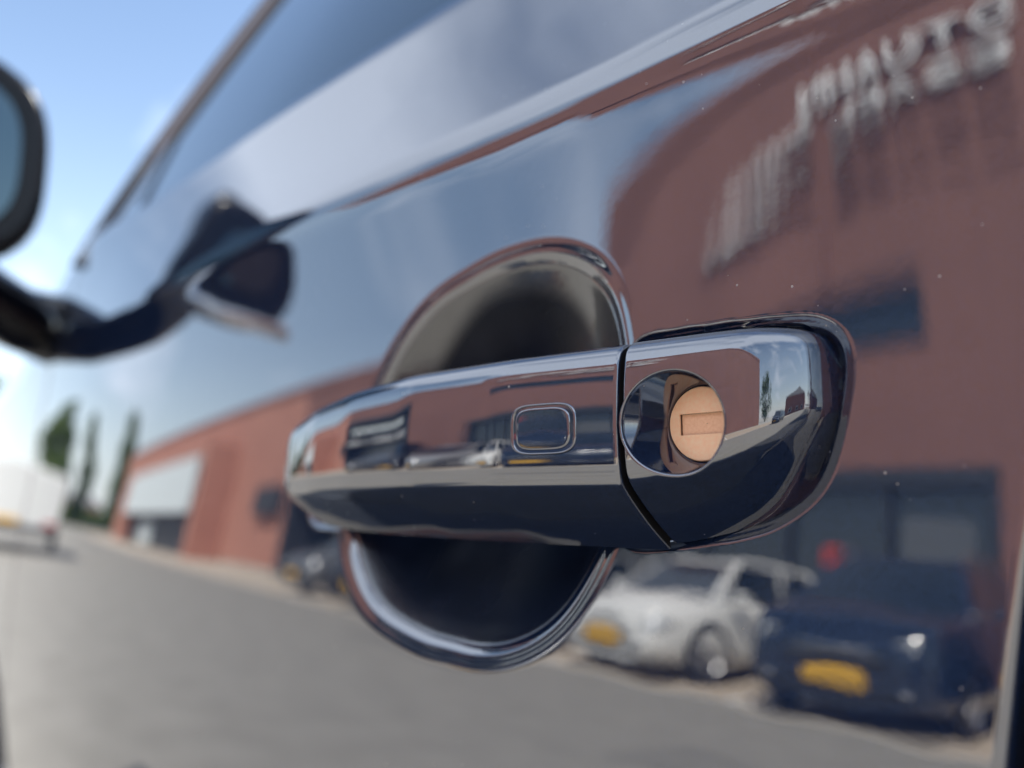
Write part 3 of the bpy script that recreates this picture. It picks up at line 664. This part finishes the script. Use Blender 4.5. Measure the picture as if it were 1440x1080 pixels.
# shop front
sf = bpart('shop_front', [(-10.2, -2.75, -.25, .06, 2.72, 2.975), (-10.2, -10.08, -.25, .03, 0, 2.72), (-2.87, -2.75, -.25, .03, 0, 2.72)]+[(x, x+.07, -.22, -.02, 0, 2.72) for x in (-8.7, -7.2, -5.7, -4.2)], M['darkframe'])
for a, b_ in ((-10.07, -8.71), (-8.62, -7.21), (-7.12, -5.71), (-5.62, -4.21), (-4.12, -2.88)): bpart('pane', [(a, b_, -.16, -.145, .1, 2.715)], M['shop'], sf)
bpart('red_poster', [(-5.12, -4.86, -.14, -.13, 1.62, 1.84)], M['red'], sf); bpart('window_poster', [(-4.0, -3.1, -.14, -.13, .9, 2.3)], M['grey'], sf)
# recessed entrance with a slanting canopy
en = bpart('entrance_portal', [(-24.2, -23.9, -.9, .25, 0, 4.6), (-13.5, -13.2, -.9, .25, 0, 4.6), (-23.9, -13.5, -.9, .25, 4.25, 4.6), (-23.9, -13.5, -.9, .12, 2.5, 2.95)], M['darkframe'])
for a, b_ in ((-23.88, -21.4), (-21.3, -18.8), (-18.7, -16.2), (-16.1, -13.52)): bpart('pane', [(a, b_, -.85, -.83, .05, 2.49)], M['shop'], en); bpart('upper_pane', [(a, b_, -.85, -.83, 2.96, 4.24)], M['shop'], en)
bpart('light_band', [(-22.5, -15.5, -.2, -.05, 3.55, 3.85)], M['panel'], en)
# sign cubes and the pale portal further down
pj = thing('projecting_sign', 'dark projecting sign box on the red wall beyond the entrance', 'sign', (-26.2, FY, 0)); boxes('sign_box', [(-1.2, 1.2, .0, .35, 1.95, 2.95)], M['darkframe'], pj, .02); boxes('wall_bracket', [(-.3, .3, -.02, .01, 2.2, 2.7)], M['chrome'], pj)
pr = bpart('side_porch', [(-53, -52.2, .0, 1.6, 0, 4.5), (-32.3, -31.5, .0, 1.6, 0, 4.5), (-52.2, -32.3, 0, 1.6, 4.0, 4.5)], M['wallred'])
bpart('porch_sign_panel', [(-51.9, -32.6, 1.62, 1.75, 1.9, 4.0)], M['panel'], pr)
bpart('porch_recess', [(-52.2, -32.3, .0, .8, 0, 1.9)], M['darkframe'], pr)
bpart('porch_panel', [(-47, -43, .85, .95, .2, 1.5)], M['panel'], pr)

# lettering: every letter its own part; the real sign is read from the street
def letters(root, text, x0, x1, z, h, y, material, depth=.09, squeeze=1.0):
    step = (x1-x0)/len(text)
    for i, ch in enumerate(text):
        if ch == ' ': continue
        cu = bpy.data.curves.new('letter', 'FONT'); cu.body = ch; cu.size = 1; cu.extrude = .5; cu.resolution_u = 3
        to = bpy.data.objects.new('letter_tmp', cu); C.objects.link(to); dg = bpy.context.evaluated_depsgraph_get(); me = bpy.data.meshes.new_from_object(to.evaluated_get(dg))
        bpy.data.objects.remove(to); 
        co = np.array([v.co[:] for v in me.vertices]); mn, mxx = co.min(0), co.max(0)
        wd = step*.80 if ch not in 'I1' else step*.3
        for v in me.vertices:
            u = (v.co.x-mn[0])/(mxx[0]-mn[0])-.5; t = (v.co.y-mn[1])/max(mxx[1]-mn[1], 1e-6)
            if ch in '-': t = .45+.12*t
            v.co = Vector((-u*wd, (v.co.z)*depth, t*h))
        me.flip_normals(); me.materials.clear()
        o = link('letter', me, material, root); o.location = (x1-(i+.5)*step, y, z)
sg = thing('roof_line_sign', 'two rows of big white letters high on the showroom wall', 'sign', (0, FY, 0))
letters(sg, 'OTUAHN', -5.4, -1.95, 4.75+CZ, .32, .08, M['letter'])
letters(sg, 'GNIDART', -7.5, -5.1, 4.56+CZ, .12, .08, M['letter'])
letters(sg, 'ESAEL', -4.8, -2.05, 4.44+CZ, .17, .08, M['letter'])
boxes('mounting_rail', [(-5.35, -2.05, .02, .08, 4.89+CZ, 4.91+CZ), (-7.45, -5.15, .02, .08, 4.60+CZ, 4.61+CZ), (-4.75, -2.1, .02, .08, 4.51+CZ, 4.52+CZ)], M['darkframe'], sg)
s2 = thing('entrance_sign', 'row of small white letters over the dark entrance', 'sign', (0, FY, 0))
letters(s2, 'SLEEHW DNA SERYT', -23.4, -14.0, 2.60, .28, .16, M['letter'], .05)

# ------------------------------------------------------------------ other vehicles
def build_car(label, body, loc, rotz, kind='hatch', group='cars parked nose out in front of the showroom', scale=1.0, cat='car', L=4.2, W=1.78, H=1.47, belt=.95):
    t = thing('parked_van' if kind == 'van' else 'parked_car', label, cat, loc, rotz, group)
    h = L/2; wv = W/2
    # stations along x: nose at +x
    if kind == 'van': st = [(h, .62, .55), (h-.05, .72, .72), (h-.35, .80, .95), (h-.9, .87, 1.05), (0, .89, 1.08), (-h+.2, .89, 1.08), (-h, .86, 1.02)]
    elif kind == 'suv': st = [(h, .60, .62), (h-.04, .74, .84), (h-.3, .82, .97), (h-1.0, .89, 1.03), (0, .90, 1.05), (-h+.3, .88, 1.05), (-h+.05, .84, 1.0), (-h, .76, .8)]
    else: st = [(h, .56, .52), (h-.05, .70, .70), (h-.3, .80, .82), (h-1.0, .87, .93), (0, .88, .95), (-h+.35, .86, .98), (-h+.06, .82, .95), (-h, .72, .75)]
    V = []
    for (x, ww, hh) in st:
        q = [(ww-.10, .20), (ww-.03, .24), (ww, .40), (ww+.005, .58), (ww-.015, hh-.12), (ww-.06, hh-.03), (ww-.16, hh), (0, hh+.03)]
        q = [(min(a, a), min(max(b, .20), hh+.03)) for a, b in q]
        full = q+[(-a, b) for a, b in q[-2::-1]]; V += [(x, a*W/1.78, b) for a, b in full]
    k = 15; n = len(st); F = [tuple(f) for f in grid_faces(n, k)]+[tuple(range(k)), tuple((n-1)*k+i for i in range(k))]+[(i*k, (i+1)*k, (i+1)*k+k-1, i*k+k-1) for i in range(n-1)]
    me = bpy.data.meshes.new('body'); me.from_pydata(V, [], F); me.update()
    b2 = bmesh.new(); b2.from_mesh(me); bmesh.ops.recalc_face_normals(b2, faces=b2.faces); b2.to_mesh(me); b2.free()
    for p in me.polygons: p.use_smooth = len(p.vertices) == 4
    bo_ = link('body', me, body, t)
    # glasshouse
    zb_ = st[3][2]-.02; sc_ = W/1.78
    if kind == 'van': bx0, tx0, tx1, bx1 = h-.85, h-1.45, -h+.12, -h+.03
    elif kind == 'suv': bx0, tx0, tx1, bx1 = h-1.05, h-1.75, -h+.45, -h+.10
    elif kind == 'estate': bx0, tx0, tx1, bx1 = h-1.05, h-1.85, -h+.55, -h+.12
    else: bx0, tx0, tx1, bx1 = h-1.0, h-1.75, -h+.65, -h+.15
    wb_, wt_ = .80*sc_, .60*sc_
    B = [Vector((bx0, wb_, zb_)), Vector((bx1, wb_, zb_)), Vector((bx1, -wb_, zb_)), Vector((bx0, -wb_, zb_))]
    T = [Vector((tx0, wt_, H-.05)), Vector((tx1, wt_, H-.06)), Vector((tx1, -wt_, H-.06)), Vector((tx0, -wt_, H-.05))]
    bm = bmesh.new(); vs = [bm.verts.new(v) for v in B+T]
    fs = [(0, 1, 5, 4), (1, 2, 6, 5), (2, 3, 7, 6), (3, 0, 4, 7), (4, 5, 6, 7)]
    for f in fs: bm.faces.new([vs[i] for i in f])
    bmesh.ops.bevel(bm, geom=[e for e in bm.edges if all(v.co.z > zb_+.1 for v in e.verts)], offset=.07, segments=3, affect='EDGES')
    bmesh.ops.recalc_face_normals(bm, faces=bm.faces)
    me = bpy.data.meshes.new('cabin'); bm.to_mesh(me); bm.free(); 
    for p in me.polygons: p.use_smooth = True
    me.set_sharp_from_angle(angle=R(35)) ; link('cabin', me, body, t)
    def pane(name, a, b, c, d, ins=.06, insb=.03, span=(0, 1)):
        a, b = a.lerp(b, span[0]), a.lerp(b, span[1]); c2, d2 = d.lerp(c, span[1]), d.lerp(c, span[0])
        nrm = (b-a).cross(d2-a).normalized(); cen = (a+b+c2+d2)/4
        if nrm.dot(cen-Vector((0, 0, .9))) < 0: nrm = -nrm
        def bl(u, v): return a.lerp(b, u).lerp(d2.lerp(c2, u), v)
        pts = [bl(ins, insb), bl(1-ins, insb), bl(1-ins*1.2, .88), bl(ins*1.2, .88)]
        return poly(name, [p+nrm*.004 for p in pts], M['shop'], t, .008, tuple(nrm))
    pane('windscreen', B[3], B[0], T[0], T[3], .06); pane('rear_window', B[1], B[2], T[2], T[1], .08)
    if kind == 'van':
        for i0, i1 in ((0, 1), (2, 3)):
            if i0 == 0: pane('side_window', B[0], B[1], T[1], T[0], .08, .04, (0, .30))
            else: pane('side_window', B[2], B[3], T[3], T[2], .08, .04, (.70, 1))
    else:
        for sp_ in ((.02, .45), (.45, .80)):
            pane('side_window', B[0], B[1], T[1], T[0], .05, .05, sp_); pane('side_window', B[3], B[2], T[2], T[3], .05, .05, sp_)
    for s_ in (1, -1):
        hl = super_loft('headlight', [(h-.30, s_*.66*sc_, st[2][2]-.20, .14, .07), (h-.10, s_*.60*sc_, st[1][2]-.12, .15, .075), (h-.02, s_*.55*sc_, st[1][2]-.14, .11, .05)], 2.5, M['lamp'], t, 16)
        super_loft('tail_light', [(-h+.06, s_*.72*sc_, st[-2][2]-.15, .08, .12), (-h-.01, s_*.70*sc_, st[-2][2]-.16, .07, .10)], 2.6, M['red'], t, 14)
        super_loft('wing_mirror', [(bx0-.30, s_*(wb_+.19), zb_+.06, .09, .06), (bx0-.22, s_*(wb_+.19), zb_+.06, .085, .055), (bx0-.16, s_*(wb_+.17), zb_+.06, .04, .03)], 2.5, body, t, 16)
    g = boxes('grille', [(h-.03, h+.012, -.42*sc_, .42*sc_, .50 if kind != 'hatch' else .42, .62 if kind != 'hatch' else .50), (h-.03, h+.010, -.55*sc_, .55*sc_, .26, .34)], M['satin'], t, .008)
    boxes('grille_bar', [(h+.013, h+.022, -.36*sc_, .36*sc_, .60, .612)], M['chrome'], t)
    for s_ in (1, -1):
        super_loft('fog_light', [(h-.02, s_*.56*sc_, .36, .05, .035), (h+.018, s_*.56*sc_, .36, .045, .03), (h+.035, s_*.56*sc_, .36, .02, .012)], 2.2, M['chrome'], t, 14)
        tube('window_trim', [(bx0+.02, s_*(wb_+.004), zb_+.02), ((bx0+bx1)/2, s_*(wb_+.012), zb_+.025), (bx1+.1, s_*(wb_+.004), zb_+.02)], .013, M['chrome'], t, 8)
        if kind in ('estate', 'suv'): tube('roof_rail', [(tx0-.05, s_*(wt_-.06), H-.04), (tx0-.25, s_*(wt_-.06), H+.015), (tx1+.25, s_*(wt_-.06), H+.01), (tx1+.05, s_*(wt_-.06), H-.05)], .018, M['chrome'], t, 8)
    tube('badge_bar', [(h+.02, -.3*sc_, .66), (h+.03, 0, .67), (h+.02, .3*sc_, .66)], .014, M['chrome'], t, 8)
    boxes('number_plate', [(h+.024, h+.034, -.26, .26, .36, .47)], M['plate'], t, .003)
    boxes('rear_number_plate', [(-h-.03, -h-.02, -.26, .26, .70, .81)], M['plate'], t, .003)
    for sx1 in (h-.82, -h+.78):
        for s_ in (1, -1): wheel(t, sx1, s_*(wv-.13), .32, .2, s_)
        for s_ in (1, -1):
            n_ = 20; V_ = []
            for q_ in range(n_+1):
                a_ = math.pi*q_/n_-.0; 
                for rr_ in (.375, .30): V_.append((sx1+rr_*math.cos(a_), s_*(st[4][1]*sc_+.012), .32+rr_*math.sin(a_)))
            mesh_np('wheel_arch', V_, grid_faces(n_+1, 2), M['gap'], t, False)
    return t
# nose towards the street: +x of the model turned to +y
Y90 = R(90)
PX = 'cars parked nose out in front of the showroom'
build_car('white hatchback parked nose out beside the dark blue off-roader', M['white'], (-5.55, -8.45, 0), Y90+R(4), 'hatch', PX)
sv_ = build_car('dark blue off-roader nearest the lettering with yellow number plate', M['darkblue'], (-3.1, -8.45, 0), Y90+R(-3), 'suv', PX, H=1.62, W=1.84, L=4.4)
build_car('black estate parked at the rear end of the row past the shop front', M['black'], (-.35, -8.6, 0), Y90, 'estate', PX, L=4.5)
build_car('silver estate parked between the white hatchback and the black van', M['silver'], (-8.35, -8.9, 0), Y90+R(3), 'estate', PX, L=4.5)
build_car('black delivery van parked before the dark entrance', M['black'], (-11.9, -8.7, 0), Y90+R(-4), 'van', PX, cat='van', H=1.9, W=1.9, L=4.6)
build_car('grey hatchback standing by the projecting sign', M['grey'], (-15.0, -8.8, 0), Y90, 'hatch', PX)
build_car('grey off-roader parked behind the navy car along its kerb', M['grey'], (7.2, 1.1, 0), R(180), 'suv', 'cars parked along the kerb', H=1.62, L=4.4)
build_car('blue estate parked across the street beyond the showroom corner', M['darkblue'], (15.5, -4.9, 0), R(180), 'estate', 'cars parked along the kerb', L=4.5)

# white box trailer ahead of the car
tr = thing('box_trailer', 'white box trailer parked ahead in the same lane', 'trailer', (-19.0, .35, 0))
boxes('trailer_box', [(-1.9, 1.9, -.95, .95, .58, 1.62)], M['white'], tr, .03)
boxes('chassis', [(-1.95, 1.95, -.85, .85, .44, .575), (-3.2, -1.9, -.05, .05, .44, .52)], M['darkframe'], tr)
boxes('mudguard', [(-.45, .45, -1.08, -.955, .62, .68), (-.45, .45, .955, 1.08, .62, .68)], M['darkframe'], tr, .01)
boxes('tail_light', [(1.905, 1.93, -.9, -.7, .62, .72)], M['red'], tr); boxes('tail_light', [(1.905, 1.93, .7, .9, .62, .72)], M['red'], tr)
boxes('number_plate', [(1.905, 1.92, -.26, .26, .62, .73)], M['plate'], tr)
wheel(tr, 0, -1.02, .30, .16, -1); wheel(tr, 0, 1.02, .30, .16, 1)
tube('jockey_wheel_post', [(-3.0, 0, .05), (-3.0, 0, .8)], .03, M['chrome'], tr)

# ------------------------------------------------------------------ trees and far buildings
def tree(label, x, y, h, rx, group, poplar=True, nleaf=9000, seed=0):
    t = thing('poplar_tree' if poplar else 'broadleaf_tree', label, 'tree', (x, y, 0), 0, group)
    r = np.random.default_rng(seed)
    tube('trunk', [(0, 0, 0), (.05, 0, h*.3), (-.05, .05, h*.6), (0, 0, h*.92)], [.035*h*.6, .025*h*.6, .012*h*.6, .004*h], M['trunk'], t, 10)
    bm = bmesh.new()
    limbs = []
    for k in range(16):
        a = r.uniform(0, 6.28); z0 = h*(.15+.6*k/16); ln = rx*(.9 if not poplar else .6)
        limbs.append(((0, 0, z0), (math.cos(a)*ln*.5, math.sin(a)*ln*.5, z0+h*.09), (math.cos(a)*ln, math.sin(a)*ln, z0+h*.2)))
    for i, lb in enumerate(limbs): tube('limb', lb, [.05, .035, .015], M['trunk'], t, 6)
    cl = []
    for k in range(46):
        zf = r.uniform(.14, 1.0); prof = (math.sin(min(zf*1.12, 1)*math.pi)**.55*(1.05-.55*zf)) if poplar else math.sqrt(max(0, 1-((zf-.6)/.42)**2))
        a = r.uniform(0, 6.28); rr_ = rx*prof*r.uniform(.35, 1); cl.append((math.cos(a)*rr_, math.sin(a)*rr_, zf*h, r.uniform(.35, .8)*rx*.55))
    cl = np.array(cl); idx = r.integers(0, len(cl), nleaf); d = r.normal(size=(nleaf, 3)); d /= np.linalg.norm(d, axis=1)[:, None]
    c = cl[idx, :3]+d*cl[idx, 3:]*r.uniform(.3, 1.05, (nleaf, 1))*np.array([1, 1, 1.5])
    s_ = r.uniform(.14, .30, (nleaf, 1))*h/11
    u = r.normal(size=(nleaf, 3)); u /= np.linalg.norm(u, axis=1)[:, None]; v = np.cross(u, r.normal(size=(nleaf, 3))); v /= np.linalg.norm(v, axis=1)[:, None]
    V = np.stack([c-u*s_, c-v*s_*.6, c+u*s_, c+v*s_*.6], 1).reshape(-1, 3); F = np.arange(nleaf*4).reshape(-1, 4)
    mesh_np('crown', V, F, M['leaf'], t, False)
    return t
TG = 'trees beyond the far end of the showroom'
tree('tall slim poplar beyond the showroom, nearest to the street', -95, -3.2, 12.5, 2.0, TG, seed=1)
tree('slim poplar beyond the showroom, middle one of three', -98, -8.0, 11.5, 2.0, TG, seed=2)
tree('shorter poplar rising behind the roof corner of the showroom', -88, -13.5, 11.0, 2.0, TG, seed=3)
tree('round broadleaf tree on the kerb side of the street far ahead', -70, 11.5, 9, 3.2, 'broadleaf trees along the kerb', False, 3200, 4)
tree('round broadleaf tree behind the parked cars to the rear', 26, 12, 9, 3.4, 'broadleaf trees along the kerb', False, 3200, 5)
tree('low broadleaf tree past the yard behind the showroom corner', 31, -17, 8, 3, 'broadleaf trees along the kerb', False, 3200, 6)
def house(label, x0, x1, y0, y1, h, m_, face):
    t = thing('brick_house', label, 'house', ((x0+x1)/2, (y0+y1)/2, 0), 0)
    hx, hy = (x1-x0)/2, (y1-y0)/2
    boxes('wall', [(-hx, hx, -hy, hy, 0, h)], m_, t)
    me = bpy.data.meshes.new('roof'); e = .3
    V = [(-hx-e, -hy-e, h+.01), (hx+e, -hy-e, h+.01), (hx+e, hy+e, h+.01), (-hx-e, hy+e, h+.01), (-hx*.5, 0, h+2.4), (hx*.5, 0, h+2.4)]
    me.from_pydata(V, [], [(0, 1, 5, 4), (1, 2, 5), (2, 3, 4, 5), (3, 0, 4), (3, 2, 1, 0)]); link('roof', me, M['roofm'], t)
    for s_ in (-1, 1):
        for f in (-.55, 0, .55):
            for zz_ in (.9, 3.6):
                if zz_+1.3 > h: continue
                w_ = boxes('window', [(f*hx-.55, f*hx+.55, s_*hy-.02 if s_ > 0 else -hy-.05, hy+.05 if s_ > 0 else -hy+.02, zz_, zz_+1.3)], M['letter'], t); boxes('pane', [(f*hx-.47, f*hx+.47, hy+.055 if s_ > 0 else -hy-.06, hy+.06 if s_ > 0 else -hy-.055, zz_+.08, zz_+1.22)], M['shop'], w_)
            w_ = boxes('window', [(s_*hx-.05, s_*hx+.05, f*hy-.5, f*hy+.5, .9, 2.2)], M['letter'], t); boxes('pane', [(s_*hx+s_*.052-.003, s_*hx+s_*.052+.003, f*hy-.42, f*hy+.42, .98, 2.12)], M['shop'], w_)
    return t
house('low red brick house closing the street beyond the poplars', -140, -122, -16, -5, 3.4, M['wallred'], 1)
house('tall brick house beyond the street behind the poplars', -150, -135, 2, 14, 5.6, M['wall'], 1)
house('brick house with grey roof far down the street to the rear', 48, 62, -12, -2, 5.4, M['wall'], 1)
house('brick house behind the kerb opposite the showroom', 14, 28, 18, 30, 5.6, M['wall'], 1)
# hedge
r = np.random.default_rng(9); nl = 9000
c = np.stack([r.uniform(-112, -104, nl), r.uniform(-30, 12, nl), r.uniform(.05, 2.4, nl)], -1); u = r.normal(size=(nl, 3)); u /= np.linalg.norm(u, axis=1)[:, None]; v = np.cross(u, r.normal(size=(nl, 3))); v /= np.linalg.norm(v, axis=1)[:, None]
s_ = r.uniform(.15, .35, (nl, 1)); V = np.stack([c-u*s_, c-v*s_, c+u*s_, c+v*s_], 1).reshape(-1, 3)
hg = mesh_np('hedge', V, np.arange(nl*4).reshape(-1, 4), M['leaf'], None, False); hg['label'] = 'dense green hedge across the far end of the yard'; hg['category'] = 'hedge'
